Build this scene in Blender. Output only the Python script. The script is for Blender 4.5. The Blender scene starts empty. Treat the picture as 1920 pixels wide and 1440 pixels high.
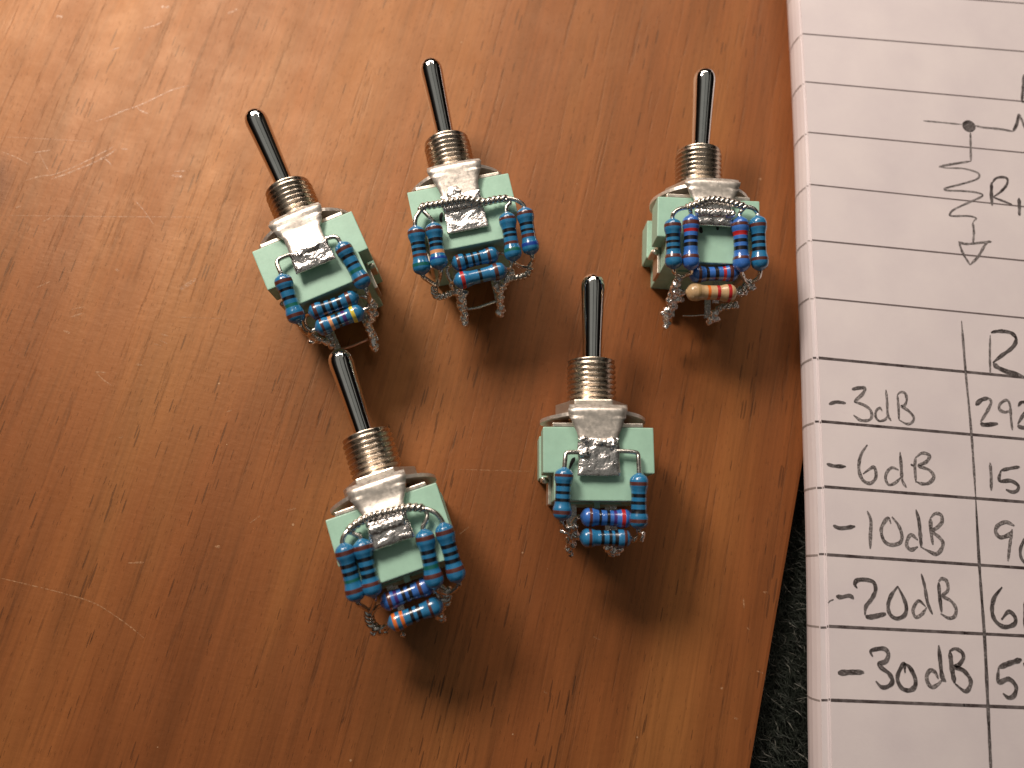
import bpy, bmesh, math, random
from mathutils import Matrix, Vector, noise
random.seed(7)
S = 0.001                                   # everything below is measured in millimetres
C = bpy.context.scene.collection

# ------------------------------------------------------------------ camera
FPX, CAM_H, PAGE_Z = 1440.0, 97.7, 7.3
PITCH, ROLL = math.radians(14.25), math.radians(15.09)
CAMR = (Matrix.Rotation(-ROLL, 3, 'Z') @ Matrix.Rotation(PITCH, 3, 'X') @ Matrix.Rotation(ROLL, 3, 'Z'))
cam = bpy.data.cameras.new('camera')
co = bpy.data.objects.new('camera', cam); C.objects.link(co)
co.location = (0, 0, CAM_H*S); co.rotation_euler = CAMR.to_euler()
cam.sensor_width = 36; cam.lens = 36*FPX/1920
cam.clip_start = 0.005; cam.clip_end = 20
cam.dof.use_dof = True; cam.dof.focus_distance = 0.0925; cam.dof.aperture_fstop = 19
bpy.context.scene.camera = co
sc = bpy.context.scene
sc.view_settings.view_transform = 'Standard'; sc.view_settings.look = 'None'
sc.view_settings.exposure = 0; sc.view_settings.gamma = 1
try: sc.view_settings.use_curve_mapping = False
except Exception: pass

def at(px, py, z=0.0):
    """point at height z (mm) seen at a photo position"""
    d = CAMR @ Vector(((px-960)/FPX, -(py-720)/FPX, -1.0))
    return Vector((0, 0, CAM_H)) + d*((z-CAM_H)/d.z)

# ------------------------------------------------------------------ world and lamps
w = bpy.data.worlds.new('World'); sc.world = w; w.use_nodes = True
nt = w.node_tree; nt.nodes.clear()
wo = nt.nodes.new('ShaderNodeOutputWorld'); bg = nt.nodes.new('ShaderNodeBackground')
tc = nt.nodes.new('ShaderNodeTexCoord'); sep = nt.nodes.new('ShaderNodeSeparateXYZ')
rp = nt.nodes.new('ShaderNodeValToRGB'); ns = nt.nodes.new('ShaderNodeTexNoise'); rx = nt.nodes.new('ShaderNodeValToRGB')
wm = nt.nodes.new('ShaderNodeMapping'); wm.inputs['Scale'].default_value = (5.0, 1.2, 1.5)
ad = nt.nodes.new('ShaderNodeMath'); ad.operation = 'MULTIPLY_ADD'; ad.inputs[1].default_value = .5; ad.inputs[2].default_value = .45
n2 = nt.nodes.new('ShaderNodeMath'); n2.operation = 'MULTIPLY_ADD'; n2.inputs[1].default_value = .10
mx = nt.nodes.new('ShaderNodeMix'); mx.data_type = 'RGBA'; mx.blend_type = 'MULTIPLY'; mx.inputs['Factor'].default_value = 1
nt.links.new(tc.outputs['Generated'], sep.inputs[0]); nt.links.new(sep.outputs['Z'], rp.inputs[0]); nt.links.new(sep.outputs['X'], ad.inputs[0])
nt.links.new(tc.outputs['Generated'], wm.inputs['Vector']); nt.links.new(wm.outputs[0], ns.inputs['Vector']); ns.inputs['Scale'].default_value = 1.0; ns.inputs['Detail'].default_value = 2
nt.links.new(ns.outputs['Fac'], n2.inputs[0]); nt.links.new(ad.outputs[0], n2.inputs[2]); nt.links.new(n2.outputs[0], rx.inputs[0])
e = rp.color_ramp.elements                      # by height: dark walls, pale ceiling
e[0].position = 0.0; e[0].color = (.03, .02, .013, 1)
e[1].position = 1.0; e[1].color = (.42, .41, .38, 1)
for p_, c_ in ((.45, (.035, .026, .02, 1)), (.62, (.20, .18, .16, 1)), (.8, (.42, .40, .37, 1))): e.new(p_).color = c_
e = rx.color_ramp.elements                      # across: invented bright and dark bands for the chrome to mirror
e[0].position = 0.0; e[0].color = (.25, .25, .25, 1); e[1].position = 1.0; e[1].color = (.2, .2, .2, 1)
for p_, v_ in ((.14, .15), (.20, .85), (.44, .9), (.452, .3), (.468, .3), (.48, .75), (.68, .70), (.73, .05), (.79, .05), (.81, .95), (.85, .9), (.875, .08)): e.new(p_).color = (v_, v_, v_*.97, 1)
nt.links.new(rp.outputs[0], mx.inputs['A']); nt.links.new(rx.outputs[0], mx.inputs['B'])
nt.links.new(mx.outputs['Result'], bg.inputs['Color']); bg.inputs['Strength'].default_value = 0.56
nt.links.new(bg.outputs[0], wo.inputs[0])

def lamp(name, pos, power, size, col, target=(0, 20, 0)):
    l = bpy.data.lights.new(name, 'AREA'); l.shape = 'DISK'; l.size = size*S; l.energy = power; l.color = col
    o = bpy.data.objects.new(name, l); C.objects.link(o); o.location = Vector(pos)*S
    o.rotation_euler = (Vector(target)-Vector(pos)).to_track_quat('-Z', 'Y').to_euler()
    return o
lamp('desk_lamp', (-126, 188, 192), .72, 76, (1.0, .86, .75))
b_ = lamp('lamp_shade_light', (-26, 262, 184), .44, 220, (1.0, .84, .72)); b_.data.shape = 'ELLIPSE'; b_.data.size_y = 70*S
lamp('small_lamp', (120, 300, 300), .05, 14, (1.0, .95, .9))

# ------------------------------------------------------------------ node helpers
def mat(name):
    m = bpy.data.materials.new(name); m.use_nodes = True
    return m, m.node_tree, m.node_tree.nodes['Principled BSDF']
def N(nt, t, **kw):
    n = nt.nodes.new(t)
    for k, v in kw.items(): setattr(n, k, v)
    return n
def coords(nt, scale=1000.0, rot=0.0, sc3=(1, 1, 1)):
    tc = N(nt, 'ShaderNodeTexCoord')
    m1 = N(nt, 'ShaderNodeMapping'); m1.vector_type = 'POINT'
    m1.inputs['Scale'].default_value = (scale,)*3; m1.inputs['Rotation'].default_value = (0, 0, rot)
    nt.links.new(tc.outputs['Object'], m1.inputs['Vector'])
    m2 = N(nt, 'ShaderNodeMapping'); m2.inputs['Scale'].default_value = sc3
    nt.links.new(m1.outputs[0], m2.inputs['Vector'])
    return m2.outputs[0]
def noise_tex(nt, vec, scale, detail=3, rough=.5, dist=0):
    n = N(nt, 'ShaderNodeTexNoise'); n.inputs['Scale'].default_value = scale
    n.inputs['Detail'].default_value = detail; n.inputs['Roughness'].default_value = rough
    n.inputs['Distortion'].default_value = dist
    nt.links.new(vec, n.inputs['Vector']); return n.outputs['Fac']
def ramp(nt, fac, stops):
    r = N(nt, 'ShaderNodeValToRGB'); el = r.color_ramp.elements
    while len(el) > 1: el.remove(el[-1])
    for i, (p, c) in enumerate(stops):
        x = el[0] if i == 0 else el.new(p)
        x.position = p; x.color = (*c, 1) if len(c) == 3 else c
    nt.links.new(fac, r.inputs[0]); return r.outputs[0]
def g(v): return (v, v, v)
def mixc(nt, a, b, fac=None, mode='MIX', f=1.0):
    m = N(nt, 'ShaderNodeMix'); m.data_type = 'RGBA'; m.blend_type = mode
    if fac is None: m.inputs['Factor'].default_value = f
    else: nt.links.new(fac, m.inputs['Factor'])
    for s_, v in (('A', a), ('B', b)):
        if isinstance(v, tuple): m.inputs[s_].default_value = (*v, 1)
        else: nt.links.new(v, m.inputs[s_])
    return m.outputs['Result']
def math_(nt, op, a, b=None):
    m = N(nt, 'ShaderNodeMath', operation=op)
    for i, v in enumerate((a, b)):
        if v is None: continue
        if isinstance(v, (int, float)): m.inputs[i].default_value = v
        else: nt.links.new(v, m.inputs[i])
    return m.outputs[0]
def bump(nt, bs, h, dist_mm, strength=1.0):
    b = N(nt, 'ShaderNodeBump'); b.inputs['Distance'].default_value = dist_mm*S; b.inputs['Strength'].default_value = strength
    nt.links.new(h, b.inputs['Height']); nt.links.new(b.outputs[0], bs.inputs['Normal'])

# ------------------------------------------------------------------ materials
def wood_material():
    m, nt, bs = mat('varnished_wood')
    GR = math.radians(90-108+180)           # grain runs about 72 degrees from the x axis
    v = coords(nt, 1000, math.radians(13.5), (1, 1, 1))       # after this the grain runs along Y
    def st(a, b):
        mm = N(nt, 'ShaderNodeMapping'); mm.inputs['Scale'].default_value = (a, b, 1)
        nt.links.new(v, mm.inputs['Vector']); return mm.outputs[0]
    # wavy warp of the grain
    broad = noise_tex(nt, st(.055, .010), 1, 3, .55, .3)
    mid = noise_tex(nt, st(.28, .014), 1, 4, .6, .2)
    fine = noise_tex(nt, st(2.2, .06), 1, 4, .65)
    col = ramp(nt, broad, [(.30, (.178, .050, .013)), (.5, (.226, .071, .019)), (.74, (.305, .116, .032))])
    col = mixc(nt, col, ramp(nt, mid, [(.3, g(.80)), (.5, g(1.0)), (.7, g(1.14))]), mode='MULTIPLY')
    col = mixc(nt, col, ramp(nt, fine, [(.3, g(.80)), (.5, g(1.0)), (.72, g(1.14))]), mode='MULTIPLY')
    # pores: short dark dashes lying along the grain
    vo = N(nt, 'ShaderNodeTexVoronoi'); vo.inputs['Scale'].default_value = 1; vo.inputs['Randomness'].default_value = 1
    nt.links.new(st(1.9, .15), vo.inputs['Vector'])
    thr = noise_tex(nt, st(.22, .02), 1, 2)
    pore = math_(nt, 'LESS_THAN', vo.outputs['Distance'], math_(nt, 'MULTIPLY', ramp(nt, thr, [(.40, g(0)), (.66, g(1))]), .24))
    vo2 = N(nt, 'ShaderNodeTexVoronoi'); vo2.inputs['Scale'].default_value = 1
    nt.links.new(st(3.4, .5), vo2.inputs['Vector'])
    pore2 = math_(nt, 'LESS_THAN', vo2.outputs['Distance'], .14)
    fib = noise_tex(nt, st(3.4, .5), 1, 2)
    vein = ramp(nt, noise_tex(nt, st(1.25, .04), 1, 3, .6), [(.58, g(0)), (.66, g(1))])
    vein = math_(nt, 'MULTIPLY', vein, ramp(nt, fib, [(.35, g(.25)), (.6, g(1))]))
    dark = math_(nt, 'MINIMUM', math_(nt, 'ADD', math_(nt, 'MULTIPLY', pore, .62), math_(nt, 'ADD', math_(nt, 'MULTIPLY', pore2, .30), math_(nt, 'MULTIPLY', vein, .44))), 1.0)
    col = mixc(nt, col, (.050, .016, .007), dark)
    # a dark reddish patch at the left rim of the view
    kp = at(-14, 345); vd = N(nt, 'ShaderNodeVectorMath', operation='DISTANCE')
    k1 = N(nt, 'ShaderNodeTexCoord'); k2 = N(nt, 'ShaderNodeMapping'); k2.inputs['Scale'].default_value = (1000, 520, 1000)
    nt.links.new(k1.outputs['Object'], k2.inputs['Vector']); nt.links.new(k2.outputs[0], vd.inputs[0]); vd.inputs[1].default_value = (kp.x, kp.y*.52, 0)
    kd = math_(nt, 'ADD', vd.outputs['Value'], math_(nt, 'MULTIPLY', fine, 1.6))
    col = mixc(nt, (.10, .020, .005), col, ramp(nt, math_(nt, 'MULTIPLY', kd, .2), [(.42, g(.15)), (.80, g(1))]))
    # tiny nicks in the varnish, their glints painted in as pale colour
    vo3 = N(nt, 'ShaderNodeTexVoronoi'); vo3.inputs['Scale'].default_value = .28
    nt.links.new(v, vo3.inputs['Vector'])
    sepc = N(nt, 'ShaderNodeSeparateColor'); nt.links.new(vo3.outputs['Color'], sepc.inputs[0])
    nick = math_(nt, 'LESS_THAN', vo3.outputs['Distance'], math_(nt, 'MULTIPLY', math_(nt, 'POWER', sepc.outputs[0], 4.0), .05))
    col = mixc(nt, col, (.50, .30, .17), math_(nt, 'MULTIPLY', nick, .75))
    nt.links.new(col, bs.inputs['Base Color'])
    sm = noise_tex(nt, v, .16, 5, .65)
    cross = noise_tex(nt, st(.35, 1.6), 1, 3, .6)
    nt.links.new(ramp(nt, sm, [(.3, g(.47)), (.7, g(.58))]), bs.inputs['Roughness'])
    bs.inputs['Specular IOR Level'].default_value = .80; bs.inputs['Specular Tint'].default_value = (1, .70, .44, 1)
    h = math_(nt, 'SUBTRACT', math_(nt, 'MULTIPLY', cross, .28), math_(nt, 'MULTIPLY', dark, .9))
    h = math_(nt, 'ADD', h, math_(nt, 'MULTIPLY', noise_tex(nt, v, 1.1, 3), .45))
    h = math_(nt, 'ADD', h, math_(nt, 'MULTIPLY', nick, .8))
    bump(nt, bs, h, .055, 1.0)
    return m
def simple(name, col, rough=.5, metal=0.0, spec=.5, bscale=None, bdist=.02, cvar=None, coat=0):
    m, nt, bs = mat(name)
    bs.inputs['Base Color'].default_value = (*col, 1); bs.inputs['Roughness'].default_value = rough
    bs.inputs['Metallic'].default_value = metal; bs.inputs['Specular IOR Level'].default_value = spec
    bs.inputs['Coat Weight'].default_value = coat; bs.inputs['Coat Roughness'].default_value = .08
    if bscale or cvar:
        v = coords(nt); f = noise_tex(nt, v, bscale or 1.0, 4, .6)
        if bscale: bump(nt, bs, f, bdist)
        if cvar:
            f2 = noise_tex(nt, v, .9, 4, .6)
            nt.links.new(ramp(nt, f2, [(.3, tuple(c*(1-cvar) for c in col)), (.7, tuple(min(1, c*(1+cvar)) for c in col))]), bs.inputs['Base Color'])
            nt.links.new(ramp(nt, f, [(.3, g(max(.02, rough*.7))), (.7, g(min(1, rough*1.35)))]), bs.inputs['Roughness'])
    return m
M = {}
M['wood'] = wood_material()
M['green'] = simple('mint_green_plastic', (.36, .60, .475), .42, bscale=3.0, bdist=.008, cvar=.05)
M['chrome'] = simple('polished_chrome', (.84, .84, .82), .07, 1, bscale=.8, bdist=.006, cvar=.04)
M['nickel'] = simple('nickel_thread', (.64, .55, .45), .27, 1, bscale=2, bdist=.01, cvar=.08)
M['tin'] = simple('tinned_sheet', (.78, .73, .66), .42, .8, bscale=2.6, bdist=.02, cvar=.05)
M['steel'] = simple('dull_steel_bracket', (.66, .61, .53), .38, .9, bscale=2, bdist=.01, cvar=.06)
M['solder'] = simple('solder', (.86, .83, .81), .24, 1, bscale=3.4, bdist=.07, cvar=.06)
M['wire'] = simple('tinned_wire', (.70, .67, .62), .24, 1, bscale=3, bdist=.01, cvar=.1)
M['copper'] = simple('copper_link', (.62, .33, .22), .3, 1)
M['blue'] = simple('blue_lacquer', (.022, .178, .375), .24, 0, .6, bscale=1.6, bdist=.03, cvar=.12, coat=.6)
M['blue2'] = simple('violet_blue_lacquer', (.036, .150, .50), .28, 0, .6, bscale=1.6, bdist=.03, cvar=.12, coat=.6)
M['tan'] = simple('tan_lacquer', (.56, .38, .20), .32, 0, .6, bscale=1.6, bdist=.03, cvar=.1, coat=.6)
BC = {'brown': (.10, .028, .022), 'black': (.006, .006, .010), 'red': (.46, .016, .018), 'orange': (.70, .16, .02), 'yellow': (.70, .56, .06),
      'green': (.010, .13, .11), 'blue': (.010, .05, .30), 'violet': (.06, .02, .16), 'peach': (.72, .34, .16), 'gold': (.42, .28, .13), 'white': (.6, .6, .6)}
for k, c in BC.items(): M['b_'+k] = simple('band_'+k, c, .30, 0, .6, coat=.5)
M['mark'] = simple('black_marker', (.006, .005, .006), .45)

def paper_material():
    m, nt, bs = mat('writing_paper')
    v = coords(nt)
    f = noise_tex(nt, v, .12, 5, .6); f2 = noise_tex(nt, v, 3.2, 3, .6)
    nt.links.new(ramp(nt, f, [(.3, (.69, .63, .65)), (.7, (.76, .70, .705))]), bs.inputs['Base Color'])
    bs.inputs['Roughness'].default_value = .8; bs.inputs['Specular IOR Level'].default_value = .25
    big = noise_tex(nt, v, .05, 2, .5)
    h = math_(nt, 'ADD', math_(nt, 'MULTIPLY', f2, .02), math_(nt, 'MULTIPLY', big, .5))
    bump(nt, bs, h, 1.0, .5)
    return m
M['paper'] = paper_material()
def pencil(name, dens, col):
    m, nt, bs = mat(name)
    v = coords(nt); f = noise_tex(nt, v, 5.5, 3, .7); f2 = noise_tex(nt, v, .8, 2)
    grain = ramp(nt, f, [(.50+(dens-.5)*.3, g(1)), (.74+(dens-.5)*.3, g(.35))])
    grain = math_(nt, 'MULTIPLY', grain, ramp(nt, f2, [(.3, g(.8)), (.7, g(1))]))
    cc = mixc(nt, (.66, .61, .61), col, grain)
    nt.links.new(cc, bs.inputs['Base Color']); bs.inputs['Roughness'].default_value = .45
    return m
M['pencil'] = pencil('pencil_graphite', .35, (.055, .044, .042))
M['pencil_dark'] = pencil('pencil_graphite_heavy', .6, (.026, .018, .017))
M['rule'] = simple('printed_rule', (.15, .12, .12), .6)
M['rule_dark'] = pencil('pencil_drawn_rule', .75, (.042, .027, .027))
M['rule_side'] = simple('printed_rule_edge', (.34, .30, .29), .7)
M['carpet'] = simple('black_felt', (.006, .008, .006), .9, 0, .2, bscale=.8, bdist=.6)
M['fibre'] = simple('felt_fibre', (.016, .022, .016), .6, 0, .4, cvar=.3)
M['fibre2'] = simple('pale_felt_fibre', (.15, .15, .13), .6, 0, .4)
M['scratch'] = None
def scratch_material():
    m, nt, bs = mat('varnish_scratch')
    v = coords(nt)
    f = noise_tex(nt, v, 2.6, 3, .7)
    bs.inputs['Base Color'].default_value = (.56, .31, .16, 1); bs.inputs['Roughness'].default_value = .38  # pale tan puts the glint of the scratches into their colour
    nt.links.new(ramp(nt, f, [(.38, g(0)), (.62, g(.75))]), bs.inputs['Alpha'])
    return m
M['scratch'] = scratch_material()

# ------------------------------------------------------------------ mesh helpers
class MB:
    """collects geometry (mm) for ONE mesh object"""
    def __init__(s): s.v = []; s.f = []; s.m = []; s.sm = []
    def add(s, vs, fs, mi=0, smooth=True):
        o = len(s.v); s.v += [tuple(x) for x in vs]
        for f in fs: s.f.append([i+o for i in f]); s.m.append(mi); s.sm.append(smooth)
    def bmadd(s, bm, mi=0, smooth=False):
        bm.verts.ensure_lookup_table(); bm.verts.index_update()
        s.add([v.co for v in bm.verts], [[v.index for v in f.verts] for f in bm.faces], mi, smooth); bm.free()
    def prism(s, outline, z0, z1, bev=.12, mi=0):
        bm = bmesh.new()
        lo = [bm.verts.new((x, y, z0)) for x, y in outline]; hi = [bm.verts.new((x, y, z1)) for x, y in outline]
        n = len(outline); bm.faces.new(lo[::-1]); bm.faces.new(hi)
        for i in range(n): bm.faces.new([lo[i], lo[(i+1) % n], hi[(i+1) % n], hi[i]])
        bmesh.ops.recalc_face_normals(bm, faces=bm.faces)
        if bev: bmesh.ops.bevel(bm, geom=list(bm.edges), offset=bev, segments=2, affect='EDGES', profile=.6)
        s.bmadd(bm, mi, False)
    def box(s, x0, x1, y0, y1, z0, z1, bev=.06, mi=0): s.prism([(x0, y0), (x1, y0), (x1, y1), (x0, y1)], z0, z1, bev, mi)
    def lathe(s, prof, M4, n=40, mi=0, mfun=None, rfun=None):
        """prof: (axial, radius) along local +Y of M4"""
        vs = []
        for (a, r) in prof:
            for k in range(n):
                t = 2*math.pi*k/n; rr = r*(rfun(a, t) if rfun else 1)
                vs.append(M4 @ Vector((rr*math.cos(t), a, rr*math.sin(t))))
        o = len(s.v); s.v += [tuple(x) for x in vs]
        for i in range(len(prof)-1):
            mm = mfun((prof[i][0]+prof[i+1][0])/2) if mfun else mi
            for k in range(n):
                k2 = (k+1) % n
                s.f.append([o+i*n+k, o+i*n+k2, o+(i+1)*n+k2, o+(i+1)*n+k][::-1]); s.m.append(mm); s.sm.append(True)
        for i, fl in ((0, False), (len(prof)-1, True)):
            if prof[i][1] > 1e-6:
                f = [o+i*n+k for k in range(n)]
                s.f.append(f if not fl else f[::-1]); s.m.append(mfun(prof[i][0]) if mfun else mi); s.sm.append(True)
    def tube(s, pts, r, n=8, mi=0):
        pts = [Vector(p) for p in pts]
        rings = []; up = Vector((0, 0, 1))
        for i, p in enumerate(pts):
            t = (pts[min(i+1, len(pts)-1)]-pts[max(i-1, 0)]).normalized()
            a = t.cross(up)
            if a.length < .05: a = t.cross(Vector((1, 0, 0)))
            a.normalize(); b = a.cross(t); up = b
            rr = r(i/(len(pts)-1)) if callable(r) else r
            rings.append([p+a*math.cos(2*math.pi*k/n)*rr+b*math.sin(2*math.pi*k/n)*rr for k in range(n)])
        vs = [v for rg in rings for v in rg]; fs = []
        for i in range(len(rings)-1):
            for k in range(n): fs.append([i*n+k, i*n+(k+1) % n, (i+1)*n+(k+1) % n, (i+1)*n+k])
        fs.append(list(range(n))[::-1]); fs.append([(len(rings)-1)*n+k for k in range(n)])
        s.add(vs, fs, mi, True)
    def blob(s, c, r, sq=(1, 1, 1), mi=0, sub=3, amp=.25, fr=1.6, M3=None):
        bm = bmesh.new(); bmesh.ops.create_icosphere(bm, subdivisions=sub, radius=1)
        off = Vector((random.random()*50, random.random()*50, random.random()*50))
        for v in bm.verts:
            d = v.co.normalized(); k = 1+amp*noise.noise(d*fr+off)
            p = Vector((d.x*sq[0], d.y*sq[1], d.z*sq[2]))*r*k
            if M3: p = M3 @ p
            v.co = Vector(c)+p
        s.bmadd(bm, mi, True)
    def build(s, name, mats, parent=None, remesh=None):
        me = bpy.data.meshes.new(name)
        me.from_pydata([(x*S, y*S, z*S) for x, y, z in s.v], [], s.f)
        for mm in (mats if isinstance(mats, (list, tuple)) else [mats]): me.materials.append(mm)
        me.polygons.foreach_set('material_index', s.m); me.polygons.foreach_set('use_smooth', s.sm)
        me.update()
        o = bpy.data.objects.new(name, me); C.objects.link(o)
        if parent: o.parent = parent
        if remesh:
            md = o.modifiers.new('remesh', 'REMESH'); md.mode = 'VOXEL'; md.voxel_size = remesh*S; md.use_smooth_shade = True
        return o
def spline(pts, n=6):
    pts = [Vector(p) for p in pts]
    if len(pts) < 3: return [pts[0].lerp(pts[-1], k/n) for k in range(n+1)]
    out = []
    P = [2*pts[0]-pts[1]]+pts+[2*pts[-1]-pts[-2]]
    for i in range(1, len(P)-2):
        a, b, c, d = P[i-1], P[i], P[i+1], P[i+2]
        for k in range(n):
            t = k/n
            out.append(.5*((2*b)+(c-a)*t+(2*a-5*b+4*c-d)*t*t+(3*b-a-3*c+d)*t**3))
    out.append(pts[-1]); return out
def twist(path, r=.26, pitch=1.25, n=10):
    """two wires wound round each other along a path"""
    p = spline(path, n); L = [0]
    for i in range(1, len(p)): L.append(L[-1]+(p[i]-p[i-1]).length)
    m = max(12, int(L[-1]/.11)); q = []; j = 0
    for k in range(m+1):
        d = L[-1]*k/m
        while j < len(L)-2 and L[j+1] < d: j += 1
        q.append(p[j].lerp(p[j+1], (d-L[j])/max(1e-6, L[j+1]-L[j])))
    res = []
    for ph in (0, math.pi):
        o = []
        for i, c in enumerate(q):
            t = (q[min(i+1, m)]-q[max(i-1, 0)]).normalized(); a = t.cross(Vector((0, 0, 1)))
            if a.length < .05: a = Vector((1, 0, 0))
            a.normalize(); b = a.cross(t); th = ph+2*math.pi*(L[-1]*i/m)/pitch
            o.append(c+(a*math.cos(th)+b*math.sin(th))*r*.92)
        res.append(o)
    return res
def ribbon(mb, pts, width, z, mi=0, taper=True, wob=0.0, n=6, both=None):
    pts = spline([(p[0], p[1], 0) for p in pts], n)
    vs = []; fs = []; m = len(pts)
    for i, p in enumerate(pts):
        t = (pts[min(i+1, m-1)]-pts[max(i-1, 0)]); t.z = 0
        if t.length < 1e-6: t = Vector((1, 0, 0))
        t.normalize(); a = Vector((-t.y, t.x, 0)); u = i/(m-1)
        wd = width*(1+wob*noise.noise(p*1.7))
        if taper: wd *= min(1, .35+3.2*min(u, 1-u)*1.6)
        vs += [(p.x+a.x*wd/2, p.y+a.y*wd/2, z), (p.x-a.x*wd/2, p.y-a.y*wd/2, z)]
        if i: fs.append([2*i-2, 2*i-1, 2*i+1, 2*i])
    mb.add(vs, fs, mi, False)

def tag(o, label, cat, group=None):
    o['label'] = label; o['category'] = cat
    if group: o['group'] = group
    return o

# ------------------------------------------------------------------ the surface: wooden table over black felt
E0, E1 = at(1500, 905), at(1408, 1440)
ed = (E1-E0).normalized(); far0 = E0-ed*260; far1 = E1+ed*160
mb = MB(); TH = 3.5
mb.prism([(-330, far0.y), (-330, far1.y), (far1.x, far1.y), (far0.x, far0.y)], -TH, 0, .5)
SC = []
def crop(pts, x0, y0, s): return [(x0+x/s, y0+y/s) for x, y in pts]
SC += [(crop(p, 0, 200, 4), wd) for p, wd in [
    ([(190, 555), (310, 520), (400, 510), (560, 450), (760, 350), (850, 300)], .16), ([(380, 545), (480, 510), (680, 430), (800, 370), (870, 320)], .20),
    ([(20, 340), (120, 380), (230, 440)], .14), ([(295, 350), (330, 420), (375, 500)], .10), ([(750, 380), (800, 400), (840, 445)], .16),
    ([(320, 860), (350, 850), (385, 830)], .16), ([(1350, 1370), (1400, 1340), (1470, 1290)], .5), ([(1000, 690), (1080, 780), (1150, 880)], .10),
    ([(250, 345), (320, 335), (380, 325)], .22), ([(900, 315), (960, 320)], .2), ([(1290, 515), (1370, 525)], .3), ([(1310, 485), (1390, 482)], .14),
    ([(0, 815), (400, 820), (900, 825), (1500, 828)], .07), ([(0, 225), (300, 240), (700, 262)], .06), ([(1030, 5), (1060, 30), (1110, 52)], .2)]]
SC += [(crop(p, 0, 0, 2.743), wd) for p, wd in [
    ([(600, 580), (720, 540), (880, 465), (970, 440)], .16), ([(490, 625), (560, 602), (640, 570)], .14), ([(740, 145), (800, 130), (835, 110)], .16),
    ([(1170, 70), (1200, 58), (1222, 48)], .3), ([(828, 35), (872, 36)], .45), ([(290, 85), (326, 86)], .4), ([(560, 262), (615, 245)], .18), ([(715, 196), (722, 196)], .3)]]
SC += [(crop([(0, 490), (150, 525), (330, 570), (480, 620), (620, 710), (720, 790)], 0, 900, 2.667), .12), (crop([(1250, 215), (1300, 180)], 0, 900, 2.667), .14),
       (crop([(1436, 150), (1480, 142)], 0, 900, 2.667), .2), (crop([(1075, 330), (1100, 335)], 0, 900, 2.667), .3), (crop([(640, 415), (720, 412)], 0, 900, 2.667), .2)]
SC += [(crop(p, 0, 500, 3.6), wd) for p, wd in [
    ([(250, 140), (340, 100)], .16), ([(480, 290), (575, 270)], .12), ([(480, 340), (570, 310)], .2), ([(430, 430), (470, 450)], .3), ([(640, 710), (715, 715)], .16),
    ([(650, 715), (700, 765), (760, 805)], .12), ([(1080, 450), (1140, 470)], .14), ([(1040, 520), (1090, 535)], .14), ([(920, 660), (960, 665)], .3), ([(1070, 490), (1130, 520)], .12),
    ([(805, 1155), (830, 1145)], .3), ([(780, 15), (805, 30)], .3), ([(1180, 340), (1500, 350)], .06), ([(1530, 980), (1585, 960)], .14)]]
SC += [(crop(p, 900, 1050, 3.2), wd) for p, wd in [([(680, 460), (720, 478)], .12), ([(1700, 192), (1725, 195)], .3), ([(1440, 768), (1458, 770)], .25),
    ([(1525, 945), (1545, 955)], .25), ([(1660, 665), (1700, 680)], .12), ([(1580, 230), (1585, 290)], .16), ([(1600, 405), (1620, 420)], .2)]]
SC += [([(30, 390), (40, 384)], .3), ([(1020, 1295), (1026, 1300)], .2), ([(860, 1003), (879, 988)], .12), ([(720, 396), (780, 402)], .05), ([(860, 880), (1000, 884)], .06)]
for pts, wd in SC:
    ribbon(mb, [at(*p)[:2] for p in pts], wd, .012, 1, True, .5)
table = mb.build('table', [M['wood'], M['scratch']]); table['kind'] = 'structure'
mb = MB(); mb.box(-350, 350, -260, 360, -TH-6, -TH-.02, 0)
floor = mb.build('floor', M['carpet']); floor['kind'] = 'structure'
# fibres of the felt where the picture can see it
mb = MB()
for i in range(16000):
    y = random.uniform(-34, 22); x0 = E0.x+(y-E0.y)*ed.x/ed.y
    x = x0+random.uniform(-1.5, 17); L = random.uniform(.6, 2.4)
    a = random.uniform(0, 6.283); b = random.uniform(.05, .75)
    p0 = Vector((x, y, -TH-.1)); p2 = p0+Vector((math.cos(a)*L*math.cos(b), math.sin(a)*L*math.cos(b), L*math.sin(b)+.25))
    p1 = p0.lerp(p2, .5)+Vector((random.uniform(-.3, .3), random.uniform(-.3, .3), .25)); s = Vector((-math.sin(a), math.cos(a), 0))*.045
    mb.add([p0-s, p0+s, p1+s, p1-s, p2], [[0, 1, 2, 3], [3, 2, 4]], 1 if random.random() < .05 else 0, False)
fz = mb.build('felt_pile', [M['fibre'], M['fibre2']]); fz['kind'] = 'stuff'; fz['label'] = 'short black felt pile beyond the table edge'; fz['category'] = 'felt'

# ------------------------------------------------------------------ notebook
Lp = [(1504.6, 63.3), (1510, 153.3), (1515.4, 248), (1519.6, 345.8), (1522.8, 450), (1529, 558), (1535, 671), (1540, 790), (1545.5, 912.5), (1550.5, 1040), (1554.3, 1174.3), (1557.5, 1312.7)]
Ry = [96.7, 190.4, 286.3, 387.5, 488.8, 596.3, 707.8, 823.4, 941.3, 1065, 1192.3, 1326.7]
Lw = [at(x, y, PAGE_Z) for x, y in Lp]; Rw = [at(1920, y, PAGE_Z) for y in Ry]
top = Lw[0]-Lw[1]; bot = Lw[-1]-Lw[-2]; topr = Rw[0]-Rw[1]
edge = [Lw[0]+top*5, Lw[0]+top*3, Lw[0]+top*1.5]+Lw+[Lw[-1]+bot*1.5, Lw[-1]+bot*3]
def ulen(i, n): return i/(n-1)
nb = bpy.data.objects.new('notebook', None); C.objects.link(nb)
nb.location = Vector((edge[7].x, edge[7].y, 0))*S
tag(nb, 'open ruled notebook with pencilled dB table and resistor sketch, lying at the right', 'notebook')
bpy.context.view_layer.update()
NBI = Vector((edge[7].x, edge[7].y, 0))
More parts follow.
